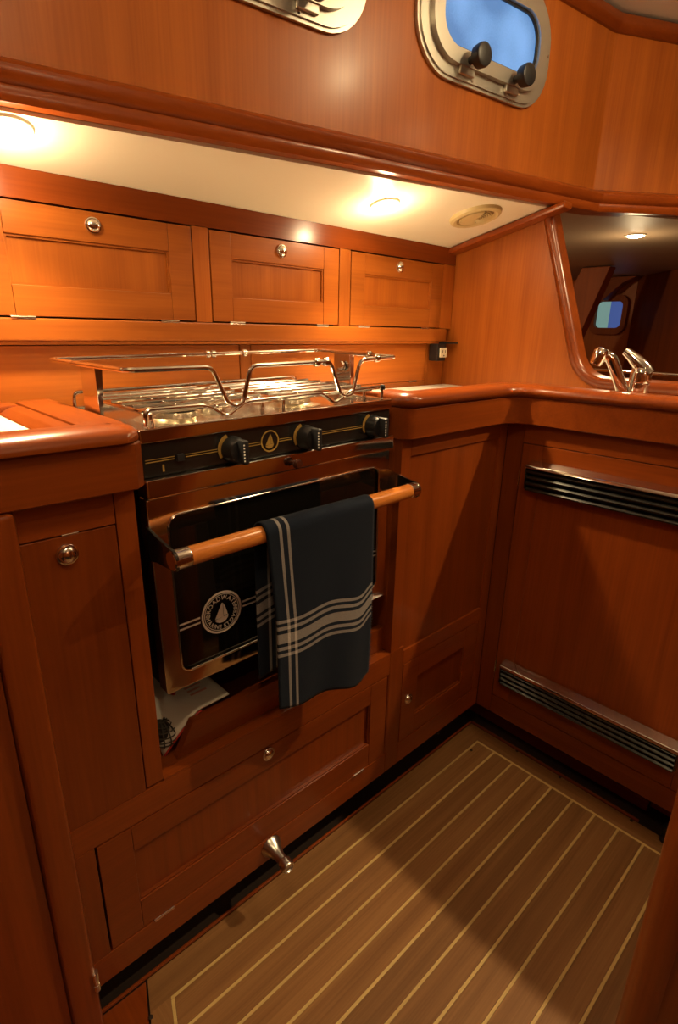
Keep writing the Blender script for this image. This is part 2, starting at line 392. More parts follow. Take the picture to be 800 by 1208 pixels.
def dome_light(p, n, label, power):
    t = thing('dome_light', label, 'dome light', p, group='dome lights'); M = facing(p, n)
    obj('base_ring', lathe(bmn(), [(.050, -.002), (.050, .006), (.044, .010), (.040, .010), (.040, -.002)], 36, M), SATIN, t)
    obj('dome', lathe(bmn(), [(.0395, .002), (.037, .014), (.029, .023), (.016, .029), (0, .031)], 32, M), DOME, t)
    l = bpy.data.lights.new('dome_lamp', 'POINT'); l.energy = power; l.color = WARM; l.shadow_soft_size = .022
    o = bpy.data.objects.new('dome_lamp', l); C.objects.link(o); o.parent = t; o.location = Vector(n)*.06
for p, n, pw, wh in (((.95, .22, 1.634), (0, 0, -1), 5, 'coachroof nearest the whole portlight'), ((.10, .16, 1.634), (0, 0, -1), 5.0, 'coachroof above the sink counter, added fill'), ((.35, -1.30, 1.30), (0, 1, 0), 3.2, 'wall opposite the stove, added fill'), ((1.60, 1.30, 1.266), (0, 0, -1), 5, 'tan ceiling forward of the bulkhead, added fill')):  # last three are unseen additions, brightening left fascia, deckhead and far walls
    dome_light(Vector(p), Vector(n), 'round dome light on the '+wh, pw)
# ------------------------------------------------------------------ deckhead vent
vp = hit_deck(561, 254); M = facing(vp, DN)
t = thing('deckhead_vent', 'round beige vent with curved slots on the deckhead', 'vent', vp)
obj('rim', lathe(bmn(), [(.037, .002), (.040, .007), (.046, .0085), (.052, .006), (.054, .0003), (.054, -.003), (.037, -.003)], 40, M), BEIGE, t)
obj('disc', lathe(bmn(), [(0, .0065), (.02, .006), (.034, .0045), (.0385, .002), (.0385, -.002), (0, -.002)], 36, M), BEIGED, t)
inv = M.to_3x3().inverted() @ Vector((1, 0, 0)); a0 = math.atan2(inv.y, inv.x)
R2 = Matrix.Rotation(a0+math.radians(35), 4, 'Z')
for k in range(7):
    r = .008+.0042*k; pts = []
    for j in range(9):
        a = math.radians(-62+124*j/8); pts.append(M @ R2 @ Vector((r*math.cos(a)-.002, r*math.sin(a), 0.0088-.00010*k*k)))
    obj('slat', tube(bmn(), pts, .0013, 6), BEIGE, t)
bm = bmn(); pts = [M @ R2 @ Vector((.034*math.cos(math.radians(a)), .034*math.sin(math.radians(a)), .0035)) for a in range(80, 281, 20)]
prism(bm, pts, DN*.0045, .0008); obj('shutter', bm, BEIGE, t)

# ------------------------------------------------------------------ portlights
def portlight(xc, label):
    p, d = wall_at(xc); n = Vector((d.y, -d.x, 0)); D = Vector((d.x, d.y, 0))
    O = Vector((p.x, p.y, 1.500)); t = thing('portlight', label, 'window', (O.x, O.y, 1.41), group='aluminium portlights on the cabin side')
    def to3(off): return lambda a, b: O + D*a + Vector((0, 0, b)) + n*off
    hw, hh = .172, .093
    o1, o2 = rrect(-hw, hw, -hh, hh, .078, 8), rrect(-hw+.005, hw-.005, -hh+.005, hh-.005, .074, 8)
    i1, i2 = rrect(-.132, .132, -.056, .056, .046, 8), rrect(-.137, .137, -.061, .061, .05, 8)
    bm = bmn(); ringplate(bm, o1, i2, to3(.0005), n*.006); ringplate(bm, o2, i2, to3(.006), n*.004)
    f = obj('frame', bm, SATIN, t)
    s1, s2 = rrect(-.147, .147, -.071, .071, .058, 8), rrect(-.124, .124, -.049, .049, .040, 8)
    obj('sash', ringplate(bmn(), s1, s2, to3(.010), n*.010), SATIN, t)
    g1, g2 = rrect(-.124, .124, -.049, .049, .040, 8), rrect(-.120, .120, -.045, .045, .037, 8)
    obj('gasket', ringplate(bmn(), g1, g2, to3(.004), n*.010), RUBBER, t)
    bm = bmn(); prism(bm, [to3(.007)(a, b) for a, b in rrect(-.122, .122, -.047, .047, .039, 8)], n*.004); obj('pane', bm, PANE, t)
    for s in (-.058, .062):
        c = to3(.018)(s, -.062); MM = facing(c, n)
        k = obj('dog_knob', lathe(bmn(), [(.006, -.004), (.0065, .012), (.011, .014), (.0165, .018), (.0178, .030), (.0168, .034), (.013, .036), (0, .0355)], 24, MM), RUBBER, t)
        bm = bmn(); q = to3(.010)(s, -.074); 
        prism(bm, [to3(.010)(s+a, -.074+b) for a, b in ((-.018, -.008), (.018, -.008), (.018, .006), (-.018, .006))], n*.007, .002); obj('dog_lug', bm, SATIN, t)
    for a, b in ((-.16, 0), (.16, 0), (-.04, -.084), (.05, -.084), (.09, .083), (-.09, .083)):
        obj('screw', lathe(bmn(), [(.0028, 0), (.0026, .0012), (0, .0014)], 10, facing(to3(.0098)(a, b), n)), STEEL, t)
    return t
portlight(.985, 'aluminium portlight showing blue dusk, whole in view')
portlight(.545, 'aluminium portlight cut off by the top of the picture')

# ------------------------------------------------------------------ fittings shared by lockers
def latch(p, parent, r=.0125, n=(0, -1, 0)):
    M = facing(p, n)
    o = obj('latch', lathe(bmn(), [(r, -.001), (r, .0016), (r*.95, .0026), (r*.84, .0030), (r*.80, .0024), (r*.76, .0042), (r*.62, .0060), (r*.38, .0074), (0, .0080)], 28, M), CHROME, parent)
    return o
def hinge(p, axis, ln, parent, r=.0026):
    a = Vector(axis)*ln/2; p = Vector(p)
    return obj('hinge', tube(bmn(), [p-a, p-a*.34, p-a*.33, p+a*.33, p+a*.34, p+a], lambda i: r*(.86 if i in (2, 3) else 1), 10), CHROME, parent)
def framed_door(parent, x0, x1, y, z0, z1, sw, rw, grain=None, panel_mat=None, name='door', drop=.006, rb=None):
    """inset door in the xz plane, front at y: frame mesh with the panel as a sub-part"""
    g = .0019; rb = rb or rw
    bm = bmn(); th = .016
    box(bm, x0+g, x0+sw, y, y+th, z0+g, z1-g, .0012); box(bm, x1-sw, x1-g, y, y+th, z0+g, z1-g, .0012)
    box(bm, x0+sw+.0002, x1-sw-.0002, y+.0003, y+th, z1-rw, z1-g, .0012); box(bm, x0+sw+.0002, x1-sw-.0002, y+.0003, y+th, z0+g, z0+rb, .0012)
    d = obj(name, bm, grain or WX, parent)
    bm = bmn(); box(bm, x0+sw-.003, x1-sw+.003, y+drop, y+th-.001, z0+rb-.003, z1-rw+.003)
    obj('panel', bm, panel_mat or WZ, d)
    # small stepped moulding round the panel
    bm = bmn(); X0, X1, Z0, Z1 = x0+sw, x1-sw, z0+rb, z1-rw; k = .003
    ringplate(bm, [(X0-.001, Z0-.001), (X1+.001, Z0-.001), (X1+.001, Z1+.001), (X0-.001, Z1+.001)], [(X0+k, Z0+k), (X1-k, Z0+k), (X1-k, Z1-k), (X0+k, Z1-k)], lambda a, b: (a, y+.0028, b), (0, drop-.002, 0))
    obj('moulding', bm, grain or WX, d)
    return d

# ------------------------------------------------------------------ upper lockers
t = thing('upper_locker', 'row of teak lockers with three flap doors under the deckhead', 'locker', (.6, 1.0, .977))
Y = BYK
B('body', t, DARK, -.15, XE-.002, Y+.017, Y+.12, .979, 1.188, 0)
B('bottom_rail', t, WX, -.15, XE-.02, Y-.002, Y+.018, .977, 1.0085, .003)
bm = bmn(); prism(bm, [(-.15, Y, 1.1595), (-.15, Y+.018, 1.1595), (-.15, Y+.018, ceil_z(Y+.018)-.0005), (-.15, Y, ceil_z(Y)-.0005)], (XE-.002+.15, 0, 0)); obj('top_rail', bm, BX, t)
for a, b in ((-.15, .182), (.506, .5365), (.8405, .872), (1.191, XE-.002)): B('stile', t, WZ, a, b, Y+.0003, Y+.018, 1.009, 1.159)
B('bottom_board', t, WX, -.15, XE-.002, Y+.002, Y+.12, .972, .9775, .001)
for x0, x1, kx, hs in ((.183, .5055, .345, (.234, .455)), (.537, .840, .690, (.587, .793)), (.8725, 1.1905, 1.028, (.915, 1.13))):
    d = framed_door(t, x0, x1, Y, 1.0090, 1.1588, .043, .043)
    latch((kx, Y-.0002, 1.1385), d, .0118)
    for h in hs: hinge((h, Y-.0005, 1.0090), (1, 0, 0), .032, d)
# ------------------------------------------------------------------ splash lockers behind the stove
t = thing('splash_locker', 'low teak flap lockers behind the stove below the upper doors', 'locker', (.6, .93, .868))
Y = .917
B('body', t, DARK, -.15, XE-.002, Y+.017, Y+.10, .80, .9715, 0)
B('stile', t, WZ, .602, .626, Y, Y+.016, .800, .9715); B('stile', t, WZ, 1.166, XE-.002, Y, Y+.016, .800, .9715); B('bottom_rail', t, WX, .6265, 1.1655, Y, Y+.016, .800, .8795)
d = B('door', t, WX, -.15, .6005, Y+.0006, Y+.016, .812, .9705); 
d = B('door', t, WX, .6275, 1.1645, Y+.0006, Y+.016, .8805, .9705)
hinge((1.115, Y-.0005, .8805), (1, 0, 0), .03, d)

# ------------------------------------------------------------------ base cabinets
KICK = .088
# pantry left of the stove
t = thing('pantry_cabinet', 'narrow teak cabinet with plain door left of the stove', 'cabinet', (.187, .75, .383))
B('side_panel', t, BZ, .236, .2515, FY+.018, .90, .386, .82); B('body', t, DARK, .123, .234, FY+.019, .90, .384, .82, 0)
B('top_rail', t, BX, .1225, .2265, FY, FY+.018, .7795, .8205)
B('stile', t, BZ, .2272, .2518, FY, FY+.018, .3865, .8205)
d = B('door', t, BZ, .1228, .2262, FY+.0003, FY+.018, .3830, .7780, .0014); latch((.169, FY, .7565), d, .0125)
hinge((.1755, FY+.001, .7788), (1, 0, 0), .018, d, .0014)
# hull-side cabinet at the left edge of the picture
t = thing('corner_post_cabinet', 'dark teak panel and post at the left edge, down to the sole', 'cabinet', (-.1, .70, 0))
B('post', t, BZ, .084, .1215, FY-.022, FY+.03, .0, .8205, .007)
B('panel', t, BZ, -.60, .0835, FY-.013, FY+.01, .0, .8205, .001)
hinge((.1195, FY-.022, .137), (0, 0, 1), .034, t, .0045)
# stove base with the flap door
t = thing('stove_base_cabinet', 'teak cabinet below the stove with wide flap door', 'cabinet', (.44, .75, 0))
B('body', t, DARK, .124, .734, FY+.018, .90, .07, .335, 0)
B('kick_board', t, BX, .1225, .7370, .700, .712, -.005, KICK, .001)
B('sole_trim', t, BX, .1225, .7370, .6405, .6448, 0, .006, .001)
B('sill_rail', t, BX, .1225, .7370, FY, FY+.018, .3372, .3825); B('stile', t, BX, .2525, .7370, FY+.0001, FY+.018, .3826, .3865, .001)
B('stile', t, BZ, .1225, .1492, FY, FY+.018, .1385, .3368); B('stile', t, BZ, .7345, .7370, FY, FY+.018, .1385, .3368)
B('bottom_rail', t, BX, .1225, .7370, FY, FY+.09, KICK, .1380)
B('niche_floor', t, BX, .252, .7370, FY+.0185, .90, .368, .3860, .001)
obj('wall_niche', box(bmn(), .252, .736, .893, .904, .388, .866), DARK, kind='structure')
bm = bmn(); prism(bm, [(.284, .641, .3862), (.736, .641, .3862), (.736, .641, .4385), (.3135, .641, .4385)], (0, .014, 0), .0012); obj('retaining_board', bm, BX, t)
d = framed_door(t, .150, .7335, FY, .1388, .3365, .049, .045, grain=BX, panel_mat=BZ, name='flap_door', drop=.008, rb=.055)
latch((.4335, FY-.0002, .3225), d, .012)
for h in (.2315, .655): hinge((h, FY-.0005, .1390), (1, 0, 0), .032, d)
MM = facing((.434, FY-.0002, .1180), (-.04, -1, -.03))
obj('door_stop', lathe(bmn(), [(.0205, 0), (.0200, .003), (.0168, .008), (.0125, .016), (.0095, .026), (.0085, .038), (.0100, .0385), (.0115, .042), (.0118, .053), (.0100, .056), (.0085, .0565), (.007, .0535), (0, .053)], 28, MM), plain('brushed_steel', (.60, .58, .55), .28, 1), t, label='brushed metal flared door stop')
# corner cabinet right of the stove
t = thing('corner_cabinet', 'teak corner cabinet with tall panel and small lower door', 'cabinet', (.92, .75, 0))
B('side_panel', t, BZ, .7375, .7520, FY+.018, .90, .386, .82); B('body', t, DARK, .7585, EX, FY+.019, .90, .09, .82, 0)
B('stile', t, BZ, .7375, .7640, FY, FY+.018, .3868, .8205); B('stile', t, BZ, .7374, .7785, FY, FY+.018, .0885, .3865)
B('top_rail', t, BX, .7643, 1.0595, FY, FY+.018, .7860, .8205); B('middle_rail', t, BX, .7788, 1.0595, FY, FY+.018, .3415, .3750); B('bottom_rail', t, BX, .7788, 1.0895, FY, FY+.09, .0885, .1405)
B('stile', t, BZ, 1.0598, 1.0898, FY, FY+.018, .1408, .8205)
B('panel', t, BZ, .7643, 1.0595, FY+.004, FY+.017, .3753, .7857)
B('kick_board', t, BX, .7375, 1.160, .700, .712, -.005, KICK, .001); B('sole_trim', t, BX, .7375, 1.1130, .6405, .6448, 0, .006, .001)
d = framed_door(t, .7790, 1.0592, FY, .1412, .3412, .052, .050, grain=BX, panel_mat=BZ, name='small_door', drop=.008)
latch((.803, FY-.0002, .246), d, .0118)
# refrigerator cabinet on the end
t = thing('refrigerator_cabinet', 'end cabinet with large teak door and two black grilles', 'cabinet', (1.16, .25, 0))
B('body', t, DARK, EX+.019, XE-.002, -.24, FY+.02, .07, .82, 0)
B('kick_board', t, BY, 1.163, 1.175, .215, .6995, -.005, KICK-.001, .001); B('kick_board', t, BY, 1.185, 1.195, -.24, .2145, -.005, KICK-.001, .001)
B('sole_trim', t, BX, 1.1133, 1.1178, .215, .640, 0, .006, .001)
B('stile', t, BZ, EX, EX+.018, .5805, FY-.0005, KICK, .8205); B('top_rail', t, BY, EX, EX+.018, -.24, .580, .7785, .8205); B('bottom_rail', t, BY, EX, EX+.09, -.24, .580, KICK, .1385); B('stile', t, BZ, EX, EX+.018, -.24, .128, .139, .778)
bm = bmn(); x = EX
box(bm, x+.003, x+.017, .1722, .5333, .1952, .7328)
d = obj('door', bm, BZ, t); B('door_stile', d, BZ, x, x+.017, .5335, .5788, .1402, .7772); B('door_stile', d, BZ, x, x+.017, .1294, .172, .1402, .7772)
B('door_rail', d, BY, x+.0002, x+.017, .1722, .5333, .733, .7772); B('door_rail', d, BY, x+.0002, x+.017, .1722, .5333, .1402, .195)
hinge((x-.0005, .5795, .7020), (0, 0, 1), .036, d); hinge((x-.0005, .5795, .222), (0, 0, 1), .030, d)
def grille(zt, zb, label):
    y1, y0 = .552, .172; xf = EX-.024
    g = obj('grille', prism(bmn(), [(EX-.0005, y0, zb), (EX-.0005, y0, zt-.001), (EX-.008, y0, zt-.001), (EX-.008, y0, zb)], (0, y1-y0, 0), .001), RUBBER, t, label=label)
    bm = bmn(); prism(bm, [(EX-.0005, y0-.003, zt), (EX-.0005, y0-.003, zt+.010), (xf-.001, y0-.003, zt+.003), (xf-.004, y0-.003, zt-.003), (xf+.001, y0-.003, zt-.005)], (0, y1-y0+.006, 0), .0012); obj('top_lip', bm, STEEL, g)
    h = (zt-zb-.004)/4
    for k in range(4):
        zc = zt-.004-h*(k+.55)
        bm = bmn(); xx = xf+.0008*k
        prism(bm, [(EX-.007, y0, zc+h*.40), (xx+.004, y0, zc+h*.30), (xx, y0, zc), (xx+.0015, y0, zc-h*.24), (xx+.005, y0, zc-h*.10), (EX-.007, y0, zc+h*.15)], (0, y1-y0, 0), .0006); obj('slat', bm, BLACK, g)
    for yy in (y1, y0-.003):
        obj('end_cap', prism(bmn(), [(EX-.0005, yy, zb), (EX-.0005, yy, zt), (xf+.002, yy, zt), (xf, yy, zt-.008), (xf+.002, yy, zb+.008), (EX-.006, yy, zb)], (0, .003, 0), .0006), BLACK, g)
grille(.7350, .6785, 'upper black grille with chrome lip'); grille(.2440, .1900, 'lower black grille with chrome lip')
obj('rubber_foot', lathe(bmn(), [(0, 0), (.011, 0), (.011, .006), (.008, .010), (.008, .028), (.010, .030), (.010, .038), (0, .040)], 20, Matrix.Translation(Vector((1.108, .160, 0)))), RUBBER, label='small black rubber foot on the sole by the end cabinet', category='foot')

# ------------------------------------------------------------------ counters
NOSE = [(-.004, .8755), (.016, .8755), (.0195, .8785), (.0235, .8800), (.0262, .8835), (.0268, .8875), (.0255, .8925), (.021, .8970), (.013, .9005), (0, .9020), (-.012, .9015), (-.020, .897), (-.022, .888), (-.022, .8755)]
FASC = [(-.002, .8205), (.016, .8205), (.0185, .8225), (.0185, .8735), (.017, .8755), (-.002, .8755)]
t = thing('corner_counter', 'L-shaped teak edged counter right of the stove with white top', 'counter', (1.0, .75, .8205))
path = [(.747, FY+.05), (.747, FY+.014)]+[(q.x, q.y) for q in fillet([(.747, FY+.014, 0), (.747, FY, 0), (.761, FY, 0)], .014, 6)][1:-1]+[(.761, FY), (.88, FY)]+[(q.x, q.y) for q in fillet([(.88, FY, 0), (EX, FY, 0), (EX, FY-.21, 0)], .082, 14)][1:-1]+[(EX, FY-.21), (EX, -.24)]
obj('fascia', sweep(bmn(), FASC, path, 1), BX, t)
obj('edge_rail', sweep(bmn(), NOSE, path, 1), BX, t)
bm = bmn(); prism(bm, [(.7615, FY+.005, .8215), (.7615, .910, .8215), (XE-.001, .910, .8215), (XE-.001, -.24, .8215), (EX+.005, -.24, .8215), (EX+.005, FY+.005, .8215)], (0, 0, .0465)); obj('white_top', bm, WHITEC, t)
B('end_board', t, BY, .742, .761, FY+.052, .910, .8215, .8935, .004)
t = thing('sink_counter', 'teak edged counter left of the stove around a sunken white tray', 'counter', (.0, .75, .8205))
path = [(-.6, FY), (.232, FY)]+[(q.x, q.y) for q in fillet([(.232, FY, 0), (.245, FY, 0), (.245, FY+.013, 0)], .012, 5)][1:-1]+[(.245, FY+.013), (.245, FY+.03)]
obj('fascia', sweep(bmn(), FASC, [(-.6, FY), (.243, FY), (.244, FY+.001), (.244, FY+.03)], 1), BX, t)
obj('edge_rail', sweep(bmn(), [(a-(0 if a > -.01 else .008), z-(.006 if z > .88 else 0)) for a, z in NOSE], [(-.6, FY), (.232, FY), (.236, FY+.003), (.238, FY+.008), (.238, .66)], 1), BX, t)
bm = bmn(); prism(bm, [(.206, .640, .8225), (.258, .640, .8225), (.258, .905, .8225), (.206, .905, .8225)], (0, 0, .0725), .006); obj('side_board', bm, BY, t)
bm = bmn(); prism(bm, [(-.6, .868, .8225), (.2055, .868, .8225), (.2055, .905, .8225), (-.6, .905, .8225)], (0, 0, .0715), .006); obj('back_board', bm, BX, t)
bm = bmn(); prism(bm, [(-.6, .640, .8225), (.2055, .640, .8225), (.2055, .868, .8225), (-.6, .868, .8225)], (0, 0, .0590)); obj('white_tray', bm, WHITEC, t)
bm = bmn(); prism(bm, [(.2055, .645, .8818), (.176, .645, .8818), (.180, .645, .8850), (.190, .645, .8905), (.2055, .645, .8925)], (0, .222, 0), .002); obj('cove_moulding', bm, BY, t)
obj('tray_edging', box(bmn(), -.3, .172, .8640, .8678, .8818, .8955, .001), STEEL, t)

# ------------------------------------------------------------------ tap
tp = Vector((1.165, .395, .868))
t = thing('mixer_tap', 'chrome mixer tap with angled spout on the end counter', 'tap', tp)
obj('base_plate', lathe(bmn(), [(.0, .0), (.026, .0), (.026, .003), (.022, .006), (0, .006)], 28, Matrix.Translation(tp)), CHROME, t)
obj('body', lathe(bmn(), [(.0195, .004), (.0195, .044), (.0188, .046), (.0188, .047), (.0195, .049), (.0190, .064), (.0175, .072), (.012, .079), (0, .081)], 28, Matrix.Translation(tp)), CHROME, t)
a = tp+Vector((0, 0, .066))
def rr_(i): return [.0145, .015, .0130, .0105, .009, .008, .004][i]
obj('lever', tube(bmn(), [a+Vector((.002, -.012, -.004)), a+Vector((0, -.002, .008)), a+Vector((-.003, .010, .020)), a+Vector((-.006, .020, .029)), a+Vector((-.008, .028, .035)), a+Vector((-.009, .033, .038)), a+Vector((-.0095, .035, .039))], rr_, 16), CHROME, t)
s = tp+Vector((-.012, .012, .006))
sp = fillet([s, s+Vector((-.02, .022, .060)), s+Vector((-.030, .034, .088)), s+Vector((-.040, .046, .090))], .012, 4)
obj('spout', tube(bmn(), sp, .0112, 16), CHROME, t)
e = s+Vector((-.043, .049, .089))
obj('spray_head', lathe(bmn(), [(0, -.018), (.0105, -.0175), (.0122, -.013), (.0135, -.002), (.0140, .007), (.0105, .0135), (0, .016)], 24, facing(e, (.25, -.28, 1))), CHROME, t)

# ------------------------------------------------------------------ power outlet
t = thing('power_outlet', 'black power outlet with ivory socket under locker corner', 'outlet', (1.20, .895, .93))
B('housing', t, RUBBER, 1.168, 1.204, .884, .9115, .930, .972, .003)
B('bracket', t, RUBBER, 1.196, 1.236, .872, .9115, .972, .9765, .001)
f = B('socket', t, IVORY, 1.176, 1.203, .8795, .8845, .939, .963, .002)
for dx in (-.005, .005): B('slot', f, RUBBER, 1.1895+dx-.001, 1.1895+dx+.001, .8790, .8800, .949, .957, 0)
B('slot', f, RUBBER, 1.1875, 1.1915, .8790, .8800, .942, .945, 0)

# ------------------------------------------------------------------ stove
SL = Vector((.495, .74, .388))
st = thing('stove', 'stainless gimballed marine stove with black glass oven door', 'stove', SL)
SX0, SX1, SF = .2735, .7165, .625
B('oven_body', st, BLACK, .288, .702, SF+.025, .872, .500, .870, .002)
# hob tray: rim and sunk plate
bm = bmn()
def rect(x0, x1, y0, y1): return [(x0, y0), (x1, y0), (x1, y1), (x0, y1)]
ringplate(bm, rect(SX0, SX1, SF-.002, .876), rect(SX0+.007, SX1-.007, SF+.006, .868), lambda a, b: (a, b, .8715), (0, 0, .0170))
es = [e for e in bm.edges]; bmesh.ops.bevel(bm, geom=es, offset=.002, segments=2, profile=.5, affect='EDGES', clamp_overlap=True)
h = obj('hob_tray', bm, STEEL, st)
B('hob_plate', h, HOB, SX0+.006, SX1-.006, SF+.005, .869, .8760, .8820, 0)
# control panel
cp = B('control_panel', st, BLACK, SX0+.002, SX1-.002, SF+.002, SF+.02, .8290, .8714, .001)
yp = SF+.0018
def flat(pts, y=yp, d=.0004): return prism(bmn(), [(x, y, z) for x, z in pts], (0, -d, 0))
def strip(x0, x1, z, h): return flat([(x0, z-h/2), (x1, z-h/2), (x1, z+h/2), (x0, z+h/2)])
for a, b in ((.279, .317), (.332, .378), (.424, .447), (.479, .503), (.553, .648)):
    obj('gold_line', strip(a, b, .8475, .0011), GOLD, cp); obj('gold_line', strip(a, b, .8505, .0008), GOLD, cp)
obj('gold_tick', strip(.300, .3025, .838, .009), GOLD, cp)
B('igniter', cp, RUBBER, .3195, .3295, yp-.003, yp+.001, .8435, .8525, .0008)
def arc(cx, cz, r, a0, a1, n): return [(cx+r*math.cos(math.radians(a0+(a1-a0)*k/n)), cz+r*math.sin(math.radians(a0+(a1-a0)*k/n))) for k in range(n+1)]
def ring(cx, cz, r0, r1, y, n=36):
    o = [(cx+r1*math.cos(2*PI*k/n), cz+r1*math.sin(2*PI*k/n)) for k in range(n)]; i = [(cx+r0*math.cos(2*PI*k/n), cz+r0*math.sin(2*PI*k/n)) for k in range(n)]
    return ringplate(bmn(), o, i, lambda a, b: (a, y, b), (0, -.0004, 0))
def sail(cx, cz, s, y, mat, parent):
    A = [(-.60, -.42), (.02, .74), (.10, .74), (.10, -.40)]; Bs = [(.14, .70), (.28, .40), (.42, -.06), (.46, -.30), (.14, -.34)]
    H = [(-.62, -.50), (.52, -.34), (.47, -.56), (.30, -.74), (.05, -.84), (-.25, -.82), (-.50, -.68)]
    for nm, P in (('sail', A), ('sail', Bs), ('boat_hull', H)): obj(nm, flat([(cx+a*s, cz+b*s) for a, b in P], y), mat, parent)
obj('emblem_ring', ring(.463, .8500, .0135, .0155, yp), GOLD, cp); sail(.463, .850, .0125, yp, GOLD, cp)
for kx in (.401, .528, .672):
    obj('gold_mark', flat(arc(kx-.002, .849, .0205, 110, 215, 10)+arc(kx, .849, .0150, 215, 110, 10)), GOLD, cp)
    k = obj('knob', lathe(bmn(), [(.0180, 0), (.0180, .004), (.0168, .006), (.0158, .016), (.0140, .019), (0, .0195)], 32, facing((kx, SF+.001, .8475), (0, -1, 0))), RUBBER, cp)
    obj('knob_grip', box(bmn(), kx-.0045, kx+.0045, SF-.033, SF-.012, .8315, .8640, .003), RUBBER, cp)
    for j in range(6): obj('tick', box(bmn(), kx-.0047, kx-.0030, SF-.0334, SF-.0326, .8365+.0042*j, .8382+.0042*j), WPRINT, cp)
# chrome rail above the door
B('front_rail', st, STEEL, SX0-.001, SX1+.001, SF-.009, SF+.02, .8035, .8285, .003)
obj('rail_knob', lathe(bmn(), [(.0035, 0), (.0035, .006), (.0068, .008), (.0075, .012), (.0055, .016), (0, .017)], 20, facing((.495, SF-.0088, .8155), (0, -1, 0))), plain('dark_brown_knob', (.07, .018, .008), .25, coat=.3), st)
# oven door
ZT, ZB = .8015, .5190
bm = bmn(); WIN = rrect(.2985, .6915, .5425, .7760, .016, 5)
ringplate(bm, [(min(max(a, SX0), SX1), b) for a, b in rrect(SX0, SX1, ZB, ZT, .004, 5)], WIN, lambda a, b: (a, SF, b), (0, .022, 0))
es = [e for e in bm.edges if len(e.link_faces) == 2 and e.calc_face_angle(0) > .9]
bmesh.ops.bevel(bm, geom=es, offset=.0014, segments=2, profile=.5, affect='EDGES', clamp_overlap=True)
od = obj('oven_door', bm, STEEL, st)
obj('glass', prism(bmn(), [(a, SF+.004, b) for a, b in rrect(.2975, .6925, .5415, .7770, .016, 5)], (0, .006, 0)), GLASSB, od)
obj('window_bead', tube(bmn(), [(a, SF-.0002, b) for a, b in rrect(.2990, .6910, .5430, .7755, .016, 5)], .0016, 8, True), CHROME, od)
yg = SF+.0036; EXC, EZC, ER = .3690, .6120, .0330
for a, b in ((.300, EXC-ER-.002), (EXC+ER+.002, .690)):
    for z in (.6160, .6085): obj('white_stripe', prism(bmn(), [(a, yg, z-.0014), (b, yg, z-.0014), (b, yg, z+.0014), (a, yg, z+.0014)], (0, -.0003, 0)), WPRINT, od)
obj('emblem_ring', ring(EXC, EZC, ER-.0032, ER, yg), WPRINT, od); obj('emblem_ring', ring(EXC, EZC, ER-.0055, ER-.0045, yg), WPRINT, od)
sail(EXC, EZC, .0195, yg, WPRINT, od)
for s in (-1, 1): obj('emblem_dot', flat(arc(EXC+s*(ER-.0105), EZC, .0019, 0, 330, 11), yg), WPRINT, od)
def lettering(text, r, amid, dirn, size, name):
    """letters set round the emblem; dirn -1 reads clockwise over the top, +1 anticlockwise under the bottom"""
    bm = bmn(); dg = bpy.context.evaluated_depsgraph_get(); wd = []; shapes = []
    for ch in text:
        if ch == ' ': wd.append(size*.45); shapes.append(None); continue
        cu = bpy.data.curves.new('letter', 'FONT'); cu.body = ch; cu.size = size*1.42; cu.align_x = 'CENTER'; cu.offset = size*.03
        o = bpy.data.objects.new('letter', cu); C.objects.link(o); dg.update()
        me = o.evaluated_get(dg).to_mesh(); vs = [v.co.copy() for v in me.vertices]; fc = [tuple(q.vertices) for q in me.polygons]
        shapes.append((vs, fc)); wd.append((max(v.x for v in vs)-min(v.x for v in vs))+size*.17)
        o.evaluated_get(dg).to_mesh_clear(); bpy.data.objects.remove(o); bpy.data.curves.remove(cu)
    tot = sum(wd); s = 0
    for sh, wv in zip(shapes, wd):
        a = amid - dirn*(-1)*(s+wv/2-tot/2)/r if dirn > 0 else amid - (s+wv/2-tot/2)/r
        s += wv
        if not sh: continue
        rad = Vector((math.cos(a), math.sin(a)))
        if dirn < 0: up = rad; rt = Vector((rad.y, -rad.x)); base = rad*(r-size/2)
        else: up = -rad; rt = Vector((-rad.y, rad.x)); base = rad*(r+size/2)
        vv = []
        for q in sh[0]:
            p = base + rt*q.x + up*q.y; vv.append(bm.verts.new((EXC+p.x, yg-.0004, EZC+p.y)))
        for fc in sh[1]:
            try: bm.faces.new([vv[k] for k in fc])
            except ValueError: pass
    return obj(name, bm, WPRINT, od)
lettering('BROADWATER', .0228, PI/2, -1, .0066, 'lettering')
lettering('MARINE STOVES', .0228, -PI/2, 1, .0060, 'lettering')
# towel bar
BYR, BZR = .566, .742
for x, nm in ((SX0-.002, 0), (SX1-.002, 1)):
    prf = fillet([(0, SF+.004, .767), (0, SF-.020, .762), (0, BYR-.013, .754), (0, BYR-.012, .729), (0, SF-.020, .726), (0, SF+.004, .721)], [0, .004, .010, .010, .01, 0], 4)
    obj('bar_bracket', prism(bmn(), [(x, q.y, q.z) for q in prf], (.004, 0, 0), .0008), CHROME if nm else BLACK, st)
tb = obj('towel_bar', tube(bmn(), [(SX0+.018, BYR, BZR), (SX1-.014, BYR, BZR)], .0122, 24), BARW, st)
for a, b in ((SX0-.003, SX0+.020), (SX1-.016, SX1+.004)):
    obj('ferrule', lathe(bmn(), [(0, 0), (.0115, 0), (.0130, .0015), (.0130, b-a-.002), (.0126, b-a), (.0118, b-a)], 28, facing((a, BYR, BZR), (1, 0, 0))), CHROME, tb)
